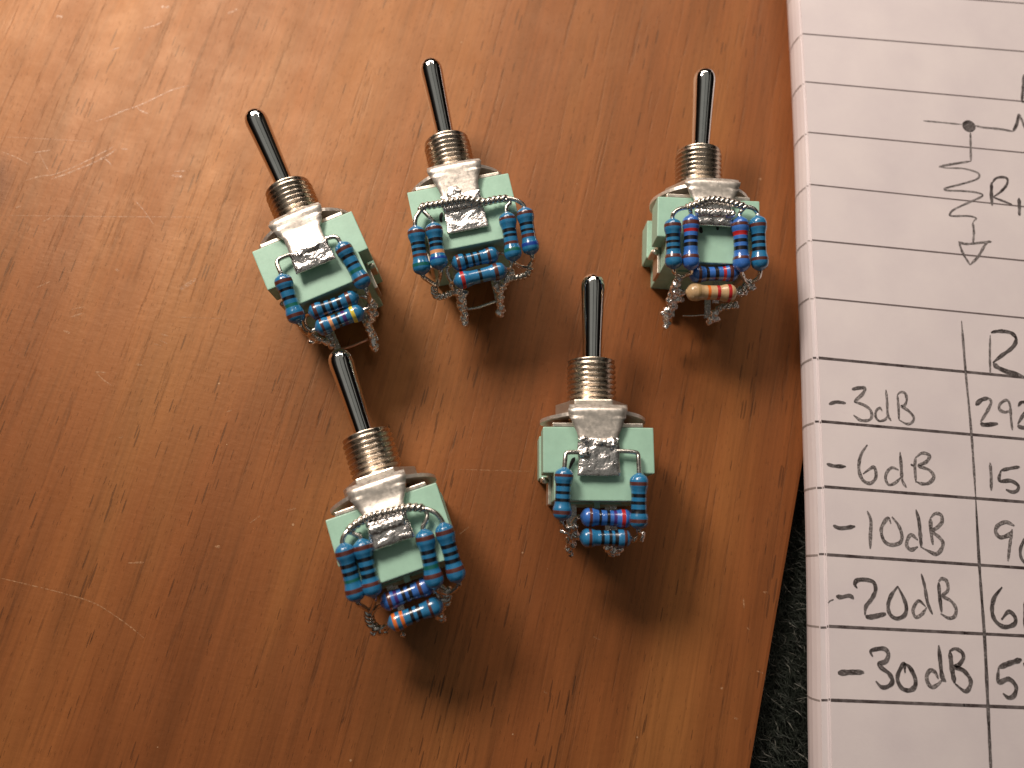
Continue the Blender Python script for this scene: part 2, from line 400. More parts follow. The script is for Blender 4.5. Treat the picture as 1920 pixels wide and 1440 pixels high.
def nbv(p): return Vector(p)-NBI
rdir = (Rw[5]-Lw[5]).normalized()
def side_profile(u):
    """u 0 at the far end, 1 at the near end: offsets (outwards, height) from the page edge down the fore edge"""
    w1 = .05+.14*u; w2 = .10+.68*u
    return [(0, 0), (0, -.14), (w1, -.15), (w1, -.30), (w1+w2, -.32), (w1+w2+.04, -.5), (w1+w2+.16, -1.0), (w1+w2+.26, -2.0), (w1+w2+.15, -3.2), (w1+w2-.3, -4.6), (w1+w2-1.1, -6.0), (w1+w2-1.8, -PAGE_Z+.02)]
# page block (everything under the top leaf, with its stepped fore edge)
mb = MB(); rows = []
es = spline(edge, 4)
for i, p in enumerate(es):
    u = min(1, max(0, (i-12)/(len(es)-20)))
    rows.append([p+Vector((-dx, 0, dz)) for dx, dz in side_profile(u)[1:]])
n = len(rows[0]); vs = [nbv(v) for r in rows for v in r]; fs = []
for i in range(len(rows)-1):
    for k in range(n-1): fs.append([i*n+k, (i+1)*n+k, (i+1)*n+k+1, i*n+k+1])
mb.add(vs, fs, 0, False)
R = [nbv(r[0]+rdir*170) for r in (rows[0], rows[-1])]
a0, a1 = nbv(rows[0][0]), nbv(rows[-1][0]); dn = Vector((0, 0, -PAGE_Z+.2))
mb.add([a0, a1, R[1], R[0], a0+dn, a1+dn, R[1]+dn, R[0]+dn], [[1, 2, 6, 5], [2, 3, 7, 6], [3, 0, 4, 7]], 0, False)
stack = mb.build('page_block', [M['paper'], M['rule_side'], M['rule_dark']], nb)
# top leaf
mb = MB(); vs = []; fs = []
for i, p in enumerate(es):
    for k in range(9):
        q_ = p+rdir*(170*(k/8)**1.6); q_ = Vector((q_.x, q_.y, PAGE_Z-(.10 if k == 0 else 0)*0)); vs.append(nbv(q_))
for i in range(len(es)-1):
    for k in range(8): fs.append([i*9+k, (i+1)*9+k, (i+1)*9+k+1, i*9+k+1])
mb.add(vs, fs, 0, True)
vs = []; fs = []
for p in es: vs += [nbv(p), nbv(p+Vector((0, 0, -.135)))]
for i in range(len(es)-1): fs.append([2*i, 2*i+1, 2*i+3, 2*i+2])
mb.add(vs, fs, 0, False)
# ruled lines on the leaf, on the steps and down the fore edge
allL = [Lw[0]+top*2, Lw[0]+top]+Lw; allR = [Rw[0]+topr*2, Rw[0]+topr]+Rw
sd = MB()
for i, (a, b) in enumerate(zip(allL, allR)):
    drawn = i >= 8
    d = (b-a).normalized()
    ribbon(mb, [nbv(a)[:2], nbv(a+(b-a)*.33)[:2], nbv(a+(b-a)*.66)[:2], nbv(b)[:2], nbv(b+d*60)[:2]], .36 if drawn else (.23 if i > 5 else .20), PAGE_Z+.012, 2 if drawn else 1, False, .12, 12)
    u = min(1, max(0, (i-1)/12)); sp = side_profile(u); wl = .26 if drawn else .18
    jit = [random.uniform(-.16, .12) for _ in range(3)]
    path = [(sp[2][0], sp[2][1], jit[0]), (.02, sp[1][1], jit[0]*.7)]
    for (o1, h1), (o2, h2), j, mi in (((.02, -.15), (sp[2][0]-.02, -.15), jit[0], 2 if drawn else 1), ((sp[3][0]+.02, -.30), (sp[4][0]-.02, -.32), jit[1], 2 if drawn else 1)):
        q0 = a+Vector((-o1, j, h1+.012)); q1 = a+Vector((-o2, j, h2+.012)); hw = Vector((0, wl/2, 0))
        sd.add([nbv(q0-hw), nbv(q0+hw), nbv(q1+hw), nbv(q1-hw)], [[0, 1, 2, 3]], mi, False)
    for k in range(5, 9):
        q0 = a+Vector((-sp[k][0]-.015, jit[2], sp[k][1])); q1 = a+Vector((-sp[k+1][0]-.015, jit[2], sp[k+1][1])); hw = Vector((0, wl/2*.9, 0))
        sd.add([nbv(q0-hw), nbv(q0+hw), nbv(q1+hw), nbv(q1-hw)], [[0, 1, 2, 3]], 1, False)
me = stack.data
base = MB(); base.v = [tuple(v.co/S) for v in me.vertices]; base.f = [list(p.vertices) for p in me.polygons]; base.m = [0]*len(base.f); base.sm = [False]*len(base.f)
base.add(sd.v, sd.f, 1, False)
for j, mi in enumerate(sd.m): base.m[-len(sd.f)+j] = mi
bpy.data.objects.remove(stack)
base.build('page_block', [M['paper'], M['rule_side'], M['rule_dark']], nb)
mb.build('page', [M['paper'], M['rule'], M['rule_dark']], nb)

# pencil work: strokes given in the coordinates of enlarged views (x0, y0, scale)
W = []
def st(v, pts, wd=.34, dark=0): W.append((crop(pts, *v), wd, dark))
v1 = (1720, 130, 7.2); v2 = (1720, 310, 7.2); v3 = (1780, 600, 10.286); v4 = (1540, 710, 7.2); v5 = (1780, 710, 6.545); v6 = (1540, 940, 5.538); v7 = (1540, 1180, 6.4); v8 = (1820, 950, 3.69); vb = (1460, 550, 3.2)
st(v1, [(80, 695), (300, 715), (600, 745)], .26); st(v1, [(780, 760), (890, 785), (1100, 805), (1290, 838)], .36); st(v1, [(1290, 838), (1340, 740), (1368, 600)], .5, 1); st(v1, [(1368, 600), (1410, 690), (1470, 830)], .45)
st(v1, [(715, 850), (718, 1050), (722, 1245)], .36); st(v1, [(722, 1240), (500, 1275), (290, 1312)], .36)
st((0, 0, 1), [(1760, 313), (1776, 315), (1806, 316), (1831, 323), (1836, 330), (1829, 337), (1803, 345), (1773, 353), (1775, 357), (1803, 358), (1831, 361), (1842, 367), (1820, 378), (1790, 392), (1781, 401), (1785, 405), (1816, 405), (1830, 409), (1826, 414), (1824, 418)], .30)
st(v2, [(745, 770), (762, 900), (750, 1050)], .36)
st(v2, [(550, 1030), (640, 1060), (750, 1055), (880, 1040), (1000, 1028)], .36); st(v2, [(560, 1035), (610, 1180), (710, 1345)], .36); st(v2, [(710, 1345), (820, 1230), (930, 1050), (1000, 1030)], .40)
st(v2, [(1008, 545), (998, 400), (1000, 230)], .52, 1); st(v2, [(1000, 250), (1060, 175), (1160, 160), (1215, 190), (1200, 270), (1120, 360), (1020, 430)], .38, 1); st(v2, [(1020, 430), (1150, 480), (1280, 530)], .34, 1)
st(v2, [(1370, 440), (1376, 560), (1375, 680)], .55, 1); st(v1, [(1436, 70), (1425, 260), (1408, 440)], .5, 1); st(v1, [(1405, 436), (1460, 440)], .4, 1)
st(v3, [(788, 1050), (778, 700), (785, 290)], .34); st(v3, [(800, 245), (900, 220), (1050, 218), (1200, 255), (1280, 345), (1268, 450), (1180, 560), (1000, 690), (835, 825)], .56, 1); st(v3, [(840, 840), (950, 925), (1150, 1010), (1450, 1105)], .75, 1)
st(v4, [(100, 345), (200, 315), (330, 330)], .48, 1)
st(v4, [(410, 145), (500, 125), (600, 120)], .50, 1); st(v4, [(600, 125), (550, 210), (440, 310)], .46); st(v4, [(440, 315), (550, 345), (650, 410), (680, 500), (640, 558), (530, 560), (430, 490)], .42)
st(v4, [(870, 150), (885, 300), (895, 480), (940, 570)], .36); st(v4, [(820, 440), (790, 395), (740, 430), (730, 510), (780, 570), (860, 550), (890, 500)], .36)
st(v4, [(1025, 220), (1040, 400), (1045, 550)], .36); st(v4, [(1020, 220), (1070, 180), (1130, 200), (1150, 290), (1120, 360), (1080, 375), (1170, 430), (1245, 520), (1220, 590), (1150, 610), (1045, 555)], .38)
st(v4, [(70, 1150), (170, 1178), (330, 1185)], .48, 1); st(v4, [(620, 890), (540, 1010), (505, 1150), (515, 1280), (570, 1380), (660, 1410), (730, 1340), (730, 1240), (690, 1195), (560, 1285)], .46)
st(vb, [(727, 952), (735, 1050), (740, 1120), (765, 1165)], .42); st(vb, [(720, 1060), (680, 1045), (650, 1070), (640, 1110), (660, 1148), (700, 1135), (735, 1100)], .38)
st(vb, [(820, 985), (816, 1040), (822, 1135)], .42); st(vb, [(790, 1025), (818, 1040)], .3); st(vb, [(820, 985), (860, 958), (903, 972), (885, 1010), (840, 1035), (900, 1058), (930, 1100), (900, 1137), (860, 1142), (825, 1130)], .44)
st(v5, [(320, 325), (390, 260), (480, 235)], .56, 1); st(v5, [(480, 235), (510, 290), (460, 400), (380, 530)], .42); st(v5, [(375, 555), (450, 565), (595, 550)], .58, 1)
st(v5, [(750, 370), (730, 290), (690, 262), (620, 310), (612, 375), (680, 410), (745, 390)], .42); st(v5, [(745, 330), (755, 500), (770, 630)], .38)
st(v5, [(840, 340), (880, 290), (940, 300), (965, 370), (900, 450), (835, 560)], .48, 1); st(v5, [(830, 580), (900, 600), (1000, 600)], .6, 1)
st(v5, [(497, 1030), (510, 1200), (510, 1370)], .44); st(v5, [(860, 1080), (740, 1100), (630, 1125)], .42, 1); st(v5, [(630, 1125), (612, 1250), (750, 1252), (840, 1310), (830, 1370), (770, 1390), (690, 1360)], .50, 1)
st(v6, [(120, 250), (200, 278), (350, 258)], .50, 1); st(v6, [(475, 100), (512, 200), (507, 350), (505, 490)], .46)
st(v6, [(720, 230), (690, 170), (630, 250), (620, 320), (650, 410), (720, 450), (810, 430), (835, 360), (800, 250), (730, 160)], .46)
st(v6, [(980, 85), (1010, 200), (1025, 350), (1035, 480)], .50, 1); st(v6, [(1000, 400), (930, 345), (890, 400), (885, 460), (930, 500), (1000, 470)], .46)
st(v6, [(1130, 170), (1135, 300), (1155, 450)], .50); st(v6, [(1130, 170), (1180, 125), (1240, 140), (1250, 210), (1200, 270), (1150, 310), (1220, 370), (1260, 430), (1240, 500), (1190, 545), (1120, 520), (1045, 480)], .48)
st(v6, [(150, 985), (210, 992), (290, 978), (335, 1010)], .52, 1); st(v6, [(370, 900), (345, 860), (370, 818), (460, 812), (540, 840), (560, 920), (520, 1010), (460, 1090), (450, 1180)], .50, 1); st(v6, [(455, 1195), (520, 1198), (670, 1165)], .6, 1)
st(v6, [(790, 880), (720, 980), (690, 1080), (710, 1170), (780, 1215), (860, 1180), (880, 1100), (850, 1000), (790, 880)], .50, 1)
st(v6, [(1035, 750), (1070, 880), (1100, 1050), (1150, 1170)], .42, 1); st(v6, [(1080, 1090), (1010, 1030), (960, 1090), (950, 1150), (980, 1200), (1040, 1170), (1090, 1100)], .40)
st(v6, [(1215, 840), (1225, 980), (1245, 1150)], .46, 1); st(v6, [(1215, 830), (1250, 800), (1300, 830), (1310, 920), (1260, 980), (1340, 1030), (1395, 1110), (1380, 1190), (1320, 1210), (1235, 1165)], .44)
st(v6, [(65, 1055), (90, 1030), (125, 1018)], .14)
st(v7, [(195, 522), (350, 512), (510, 512)], .72, 1); st(v7, [(612, 325), (592, 255), (740, 228), (800, 290), (770, 380), (690, 410), (720, 460), (810, 530), (850, 620), (800, 680), (720, 690), (650, 620)], .56, 1)
st(v7, [(1000, 520), (990, 410), (930, 500), (910, 600), (960, 700), (1050, 730), (1120, 680), (1120, 580), (1060, 460), (990, 400)], .54, 1)
st(v7, [(1405, 190), (1420, 350), (1445, 560), (1490, 625)], .56, 1); st(v7, [(1400, 590), (1360, 510), (1300, 490), (1260, 560), (1280, 650), (1330, 690), (1390, 660), (1440, 610)], .50)
st(v7, [(1540, 260), (1560, 450), (1595, 645)], .66, 1); st(v7, [(1530, 260), (1600, 230), (1680, 270), (1700, 340), (1650, 420), (1600, 450), (1700, 490), (1780, 590), (1780, 680), (1720, 740), (1600, 650)], .50, 1)
st(v8, [(300, 130), (240, 105), (185, 130), (170, 170), (200, 210), (260, 195), (285, 160)], .52); st(v8, [(285, 155), (270, 250), (255, 375)], .42)
st(v8, [(380, 205), (342, 290), (350, 360), (390, 395)], .45, 1); st(v8, [(215, 555), (160, 630), (145, 720), (170, 790), (230, 830), (300, 810), (303, 760), (260, 725), (210, 780)], .54, 1)
st(v8, [(372, 650), (370, 840)], .4, 1); st(v8, [(350, 1055), (270, 1080), (190, 1112)], .6, 1); st(v8, [(190, 1112), (190, 1210), (260, 1190), (310, 1240), (300, 1300), (260, 1320), (220, 1290)], .54, 1); st(v8, [(362, 1080), (400, 1130), (420, 1200)], .5, 1)
W.append(([(1802.2, 601.6), (1810, 698.4), (1820.9, 815.6), (1828.8, 934.4)], .36, 0)); W.append(([(1828.5, 930), (1835.5, 1060), (1845, 1190.7), (1851.7, 1326.7), (1857, 1440), (1861, 1520)], .42, 1))
mb = MB(); zz = PAGE_Z+.022
for pts, wd, dk in W:
    zz += .0006
    ribbon(mb, [nbv(at(*p, PAGE_Z))[:2] for p in pts], wd*.87, zz, dk, True, .35, 7)
c = nbv(at(1816, 236.5, PAGE_Z)); nn = 26
mb.add([(c.x+.93*math.cos(k*2*math.pi/nn)*(1+.12*noise.noise(Vector((k*.5, 0, 3)))), c.y+.88*math.sin(k*2*math.pi/nn), zz+.001) for k in range(nn)], [list(range(nn))], 1, False)
mb.build('handwriting', [M['pencil'], M['pencil_dark']], nb)

# ------------------------------------------------------------------ toggle switches
BW, BT, FL, BL, YR, LEV = 12.67, 11.6, 5.25, 8.35, 9.1, 10.6
def resistor(root, inv, p0, p1, bands, mat0='blue', r=1.06, leads=()):
    a, b = inv @ at(*p0), inv @ at(*p1)
    ax = (b-a); L = ax.length; ax.normalize()
    x = ax.cross(Vector((0, 0, 1)))
    if x.length < .01: x = Vector((1, 0, 0))
    x.normalize(); z = x.cross(ax)
    M4 = Matrix(((x.x, ax.x, z.x, a.x), (x.y, ax.y, z.y, a.y), (x.z, ax.z, z.z, a.z), (0, 0, 0, 1)))
    shape = [(0, .26), (.012, .32), (.035, .58), (.07, .84), (.12, .975), (.17, 1.0), (.23, .99), (.28, .90), (.33, .83), (.5, .81), (.67, .83), (.72, .90), (.77, .99), (.83, 1.0), (.88, .975), (.93, .84), (.965, .58), (.988, .32), (1, .26)]
    def rad(t):
        for (t0, r0), (t1, r1) in zip(shape, shape[1:]):
            if t <= t1: return r0+(r1-r0)*(t-t0)/(t1-t0)
        return .26
    ts = sorted(set([i/64 for i in range(65)]+[.006, .012, .994, .988]))
    bw = .030
    jb = [(t+random.uniform(-.008, .008), nme, bw*random.uniform(.85, 1.25)) for t, nme in bands]
    for t, nme, wd in jb: ts += [t-wd, t+wd]
    ts = sorted(ts); prof = [(t*L, rad(t)*r) for t in ts]
    names = sorted({n_ for _, n_ in bands}); mats = [M[mat0]]+[M['b_'+n_] for n_ in names]
    def mf(ax_):
        t = ax_/L
        for tb, nme, wd in jb:
            if tb-wd <= t <= tb+wd: return 1+names.index(nme)
        return 0
    mb = MB(); mb.lathe(prof, M4, 28, 0, mf)
    o = mb.build('resistor', mats, root)
    if mat0 == 'tan': o['label'] = 'tan resistor with orange and red bands'
    # stubs of bare lead at both ends, then the given runs
    for e_, s_ in ((a, -1), (b, 1)):
        best = None
        for ld in leads:
            q0 = inv @ at(*ld[0])
            if best is None or (q0-e_).length < best[0]: best = ((q0-e_).length, ld)
        if best and best[0] < 1.8:
            pts = [e_-ax*s_*.3]+[inv @ at(*q_) for q_ in best[1]]
        else:
            pts = [e_-ax*s_*.3, e_+ax*s_*.5, e_+ax*s_*.9+Vector((0, 0, -.7))]
        m2 = MB(); m2.tube(spline(pts, 6), .27, 9); m2.build('lead', M['wire'], o)
    return o

def make_switch(spec):
    x, y, z0, th, pi_, ro, al = spec['pose']
    A = Matrix.Rotation(math.radians(th), 3, 'Z') @ Matrix.Rotation(math.radians(pi_), 3, 'X') @ Matrix.Rotation(math.radians(ro), 3, 'Y')
    base = Vector((x, y, z0+BT/2))+A @ Vector((0, 0, -BT/2))
    root = bpy.data.objects.new('toggle_switch', None); C.objects.link(root)
    root.location = base*S; root.rotation_euler = A.to_euler()
    tag(root, spec['label'], 'toggle switch', 'toggle switches on the wooden table')
    M4 = Matrix.Translation(base) @ A.to_4x4(); inv = M4.inverted()
    hz = BT/2; hw = BW/2
    # body
    b = MB(); T = [(-hw, 0), (-hw, -FL), (-5.1, -FL), (-5.1, -BL), (5.1, -BL), (5.1, -FL), (hw, -FL), (hw, 0)][::-1]
    b.prism(T, BT-3.9, BT, .13); b.prism(T, 0, 3.9, .13)
    b.box(-5.05, 5.05, -BL+.05, -.05, 3.7, BT-3.7, 0)
    b.box(-.36, .36, -BL-.75, -BL+.1, BT-3.0, BT-2.2, .1)
    b.box(-3.0, 3.0, -BL-.25, -BL+.1, 1.0, BT-3.2, .05)
    b.build('body', M['green'], root)
    # steel bracket: plate on top with legs down both sides
    f = MB(); f.box(-5.2, 5.2, .03, .50, .35, BT-.12, .08)
    for s_ in (-1, 1):
        xs = sorted((s_*5.08, s_*5.50)); f.box(xs[0], xs[1], -BL-.25, .03, 4.1, BT-4.1, .08)
        xs = sorted((s_*5.3, s_*6.25)); f.box(xs[0], xs[1], -FL-.62, -FL-.12, 4.6, BT-4.3, .14)
        f.blob((s_*5.85, -FL-.55, BT-4.1), .42)
    f.build('bracket', M['steel'], root)
    # threaded bushing
    prof = [(.3, 2.6), (1.0, 2.6)]; yy = 1.0; pt = .635
    while yy < YR-.55:
        prof += [(yy+.05, 2.70), (yy+.27, 3.02), (yy+.34, 3.04), (yy+.41, 3.02), (yy+.60, 2.70)]; yy += pt
    prof += [(YR-.30, 2.86), (YR-.08, 2.92), (YR, 2.78), (YR-.02, 2.15), (YR-.9, 1.7), (YR-2.6, 1.6), (YR-2.6, 0.0)]
    def key(a_, t_):
        d = math.degrees(t_) % 360; c0 = 285
        return 1.0 if abs(d-c0) > 9 or a_ > YR-.05 else (.89 if abs(d-c0) < 7 else .945)
    m = MB(); m.lathe(prof, Matrix.Translation((0, 0, hz)), 80, rfun=key)
    bush = m.build('threaded_bushing', M['nickel'], root)
    # lever
    ca = math.radians(al); p = Vector((0, YR-1.0, hz+.95))
    LM = Matrix.Translation(p) @ Matrix.Rotation(ca, 4, 'X')
    L = LEV+1; pr = [(-1.8, 0), (-1.7, .9), (-1.0, 1.16), (0, 1.17), (2, 1.19), (5, 1.27), (8, 1.38), (L-1.9, 1.46), (L-1.35, 1.44), (L-.9, 1.33), (L-.5, 1.10), (L-.2, .76), (L-.05, .4), (L, 0)]
    prs = []
    for i in range(len(pr)-1):
        for k in range(4): prs.append((pr[i][0]+(pr[i+1][0]-pr[i][0])*k/4, pr[i][1]+(pr[i+1][1]-pr[i][1])*k/4))
    prs.append(pr[-1])
    m = MB(); m.lathe(prs, LM, 48); m.build('lever', M['chrome'], root)
    # nut and washer
    m = MB(); no = spec.get('nut', 8)
    if no:
        bm = bmesh.new(); ra = 4.45; hexp = []
        for ring, yv in ((0, 2.3), (1, 3.65)):
            hexp.append([bm.verts.new((ra*math.sin(math.radians(60*k+no)), yv, hz+ra*math.cos(math.radians(60*k+no)))) for k in range(6)])
        bm.faces.new(hexp[0]); bm.faces.new(hexp[1][::-1])
        for k in range(6): bm.faces.new([hexp[0][k], hexp[1][k], hexp[1][(k+1) % 6], hexp[0][(k+1) % 6]])
        bmesh.ops.recalc_face_normals(bm, faces=bm.faces)
        bmesh.ops.bevel(bm, geom=list(bm.edges), offset=.16, segments=2, affect='EDGES', profile=.6)
        m.bmadd(bm, 0, False); m.build('hex_nut', M['steel'], root)
    # dished washer whose top runs out into the lug that is folded over the body
    m = MB(); n = 64; vs = []; fs = []
    RO = spec.get('wash', 6.35)
    def dish(r, t): return 1.75-.55*abs(math.cos(t))*max(0, (r-3.2)/3.2)+.10*math.sin(2*t)
    for k in range(n):
        t = 2*math.pi*k/n
        for r, dy in ((3.1, 0), (4.2, 0), (5.2, 0), (RO, 0), (RO, .42), (4.6, .42), (3.1, .42)):
            rr = r*(1+.02*math.sin(3*t)) if r == RO else r
            vs.append((rr*math.cos(t), dish(r, t)+dy, hz+rr*math.sin(t)))
    for k in range(n):
        for j in range(7):
            fs.append([k*7+j, k*7+(j+1) % 7, ((k+1) % n)*7+(j+1) % 7, ((k+1) % n)*7+j])
    m.add(vs, fs, 0, False); m.build('washer', M['tin'], root)
    # lug: sheet strip following a bent centre line, (y, z, half width)
    m = MB(); cl = spec['lug']; pts = spline([(q_[2], q_[0], q_[1]) for q_ in cl], 5); tt = .34
    vs = []; fs = []; cols = 9
    for i, q_ in enumerate(pts):
        t = pts[min(i+1, len(pts)-1)]-pts[max(i-1, 0)]; nrm = Vector((0, -t.z, t.y)).normalized()
        if nrm.z < 0: nrm = -nrm
        for side in (0, 1):
            for k in range(cols):
                u = -1+2*k/(cols-1); wv = q_.x
                curl = -.28*abs(u)**3 if i < len(pts)*.45 else 0
                pp = Vector((u*wv*(1+.05*noise.noise(Vector((q_.y*2.1, 5*u, th+4))))+spec.get('lugx', 0)+.06*noise.noise(Vector((q_.y*1.4, u*2, th))), q_.y, q_.z+curl+.05*noise.noise(Vector((u*2.5, q_.y*1.3, th)))))-nrm*tt*side
                vs.append(pp)
    R2 = 2*cols
    for i in range(len(pts)-1):
        for k in range(cols-1):
            fs.append([i*R2+k, i*R2+k+1, (i+1)*R2+k+1, (i+1)*R2+k]); fs.append([i*R2+cols+k, (i+1)*R2+cols+k, (i+1)*R2+cols+k+1, i*R2+cols+k+1])
        fs.append([i*R2, (i+1)*R2, (i+1)*R2+cols, i*R2+cols]); fs.append([i*R2+cols-1, i*R2+R2-1, (i+1)*R2+R2-1, (i+1)*R2+cols-1])
    e_ = (len(pts)-1)*R2; fs.append([e_+k for k in range(cols)]+[e_+cols+k for k in range(cols)][::-1]); fs.append([k for k in range(cols)][::-1]+[cols+k for k in range(cols)])
    m.add(vs, fs, 0, True); lug = m.build('ground_lug', M['tin'], root)
    # solder on the lug: lumps laid over it and fused
    m = MB(); pad(m, spec['pad'], spec['lz'])
    for (lx, ly, lz, r, sx, sy, sz, am) in spec['solder']: m.blob((lx, ly, lz+(spec['lz']-.46)*.6), r, (sx, sy, sz), amp=am, fr=2.2)
    m.build('solder', M['solder'], lug, remesh=.07)
    # pen marks on the plastic
    if spec.get('marks'):
        m = MB()
        for pl in spec['marks']:
            q_ = [inv @ at(px, py, BT+.3) for px, py in pl]
            ribbon(m, [(v.x, v.y) for v in q_], .36, BT+.03, 0, True, .4)
        m.build('pen_mark', M['mark'], root)
    # wires, resistors
    for r_ in spec['res']: resistor(root, inv, *r_, leads=spec['leads'])
    for k, tw in enumerate(spec.get('twists', [])):
        path, rr, pitch = tw
        m = MB()
        for strand in twist([inv @ at(*q_) for q_ in path], rr, pitch): m.tube(strand, rr, 8)
        m.build('twisted_wire', M['wire'], root)
    # terminals: six flat lugs out of the back of the body
    tl = spec.get('tlen', 4.2); terms = []
    for sx in (-1, 1):
        for iz in (-1, 0):
            m = MB(); ln = {0: tl*.8, -1: tl}[iz]
            cz = hz+iz*4.3; cx = sx*2.4
            m.box(cx-.42, cx+.42, -BL-ln, -BL+.3, cz-.16, cz+.16, .06)
            terms.append((sx, iz, m.build('terminal', M['solder'], root)))
    for (sx, iz, lumps) in spec['tsolder']:
        par = [t_ for (a_, b_, t_) in terms if a_ == sx and b_ == min(iz, 0)][0]
        m = MB()
        prev = None
        for (px, py, z, r) in lumps:
            c_ = inv @ at(px, py, z); m.blob(c_, r*1.08, (1, 1, 1), amp=.5, fr=1.5)
            if prev and (prev-c_).length < 2.2: m.tube([prev, c_], r*.75, 8)
            prev = c_
        m.build('solder', M['solder'], par, remesh=.085)
    for (pts_, rr, mt) in spec.get('links', []):
        m = MB(); m.tube(spline([inv @ at(*q_) for q_ in pts_], 6), rr, 8); m.build('link_wire', M[mt], root)
    return root

def lug(y_end, wtop=3.25, wbot=2.2, narrow=-2.0, lz=.46):
    T = BT; k = lz-.46
    return [(2.05, T-1.0, wtop*.80), (2.2, T+.2, wtop*.97), (2.2, T+.75, wtop), (1.8, T+.98, wtop*1.03), (1.1, T+.92, wtop*.97), (.1, T+.80, wtop*.84), (narrow*.6, T+.66+k*.4, wbot*.97), (narrow-1.2, T+.50+k*.8, wbot*.95), (y_end+.8, T+.48+k, wbot), (y_end, T+.46+k, wbot*1.02)]
def pad(m, p, lz):
    y0, y1, w_, h, lx, slope = p; nx, ny = 26, 30; off = Vector((random.random()*40, random.random()*40, 0)); vs = []; fs = []
    for j in range(ny+1):
        for i in range(nx+1):
            u, v_ = i/nx, j/ny; ee = min(1, min(u, 1-u, v_, 1-v_)*7)
            x_ = lx+(-1+2*u)*w_*(1+.05*noise.noise(Vector((v_*4, 3, 0))+off)); y_ = y0+(y1-y0)*v_+.10*noise.noise(Vector((u*4, 7, 0))+off)
            q_ = Vector((x_*1.1, y_*1.1, 0))+off
            k = noise.noise(q_)*.5+.28*abs(noise.noise(q_*2.3))+.10*noise.noise(q_*6)
            vs.append((x_, y_, BT+lz+.01+(h+slope*(v_-.5))*math.sqrt(ee)+k*.30*ee+.02))
    o_ = len(vs); vs += [(x_, y_, BT+lz-.10) for x_, y_, _ in vs]
    for j in range(ny):
        for i in range(nx):
            a = j*(nx+1)+i; q4 = [a, a+1, a+nx+2, a+nx+1]
            fs.append(q4); fs.append([k_+o_ for k_ in q4][::-1])
    bd = [i for i in range(nx+1)]+[j*(nx+1)+nx for j in range(1, ny+1)]+[ny*(nx+1)+i for i in range(nx-1, -1, -1)]+[j*(nx+1) for j in range(ny-1, 0, -1)]
    for a, b in zip(bd, bd[1:]+bd[:1]): fs.append([b, a, a+o_, b+o_])
    m.add(vs, fs, 0, True)
def sheet_solder(y0, y1, hw, z, n=26, r=.62, flat=.55):
    out = []
    for i in range(n):
        out.append((random.uniform(-hw, hw), random.uniform(y0, y1), z+random.uniform(-.05, .12), r*random.uniform(.6, 1.15), random.uniform(.8, 1.4), random.uniform(.8, 1.3), flat*random.uniform(.6, 1.2), .5))
    return out
B5 = 'brown'; K = 'black'
Z = BT+1.35
random.seed(11)
switches = []
# --- middle right switch, single resistors at both sides
switches.append(dict(pose=(15.78, 16.21, .32, -.7, 1.9, -2.4, 11.9), nut=26, dish=.55,
    label='upright toggle switch nearest the notebook table rows, square soldered lug, one blue resistor each side',
    lug=lug(-5.6, 3.3, 2.35, -2.0, 0.75), lz=0.75, lugx=-.1, pad=(-5.6, -1.3, 2.38, .16, -.1, -.05),
    solder=[(-1.8, -1.6, BT+.8, .5, 1, 1, .8, .4), (-1.7, -3.2, BT+.9, .55, 1.2, .8, .8, .4), (1.4, -2.0, BT+.7, .6, 1, 1.2, .7, .5), (0.3, -1.9, BT+.75, .55, 1.6, .7, .6, .4)],
    marks=[[(1078, 857), (1072, 868), (1068, 879)]],
    res=[((1058.2, 876, Z), (1053.3, 977, Z-.7), [(.16, B5), (.33, K), (.48, K), (.62, K), (.84, B5)]),
         ((1198.2, 887, Z), (1197.8, 993, Z-.8), [(.19, B5), (.40, K), (.53, K), (.67, K), (.84, B5)]),
         ((1088, 969, 10.6), (1186, 973, 10.6), [(.19, B5), (.37, K), (.52, K), (.65, 'violet'), (.80, 'red')], 'blue2'),
         ((1086.5, 1008, 10.4), (1184.5, 1010, 10.4), [(.2, B5), (.42, K), (.57, K), (.70, K), (.86, B5)])],
    leads=[[(1058.5, 872, Z), (1060, 857, 12.9), (1062, 850, 12.8), (1070, 848, 12.75), (1092, 848, 12.6), (1130, 847, 12.4)],
           [(1198, 884, Z), (1197, 862, 12.9), (1196, 852, 12.8), (1190, 848, 12.8), (1165, 846, 12.7), (1135, 847, 12.4)],
           [(1198, 996, 12), (1199, 1003, 11), (1195, 1012, 9.6), (1184, 1013, 9.2)],
           [(1053, 981, 12), (1060, 992, 10), (1072, 998, 8.5)],
           [(1083, 970, 10.1), (1075, 980, 9.6), (1070, 995, 8.6)], [(1083, 1009, 9.1), (1076, 1005, 8.8), (1068, 998, 8.4)],
           [(1188, 1011, 9.2), (1198, 1006, 9), (1202, 1000, 8.6)]],
    tsolder=[(-1, 1, [(1070, 990, 9.2, .55), (1062, 997, 8.8, .5), (1075, 1002, 8.4, .6), (1068, 1010, 7.8, .55), (1072, 1020, 7.2, .5), (1066, 1030, 6.5, .45), (1070, 1040, 6, .35), (1078, 988, 9.6, .4), (1052, 996, 8.9, .22)]),
             (1, 1, [(1140, 1026, 8, .5), (1150, 1030, 7.6, .55), (1146, 1038, 7, .4), (1162, 1028, 7.6, .45), (1158, 1036, 7, .35), (1202, 1008, 9, .45), (1204, 1002, 9.2, .35)])], tlen=4.0))
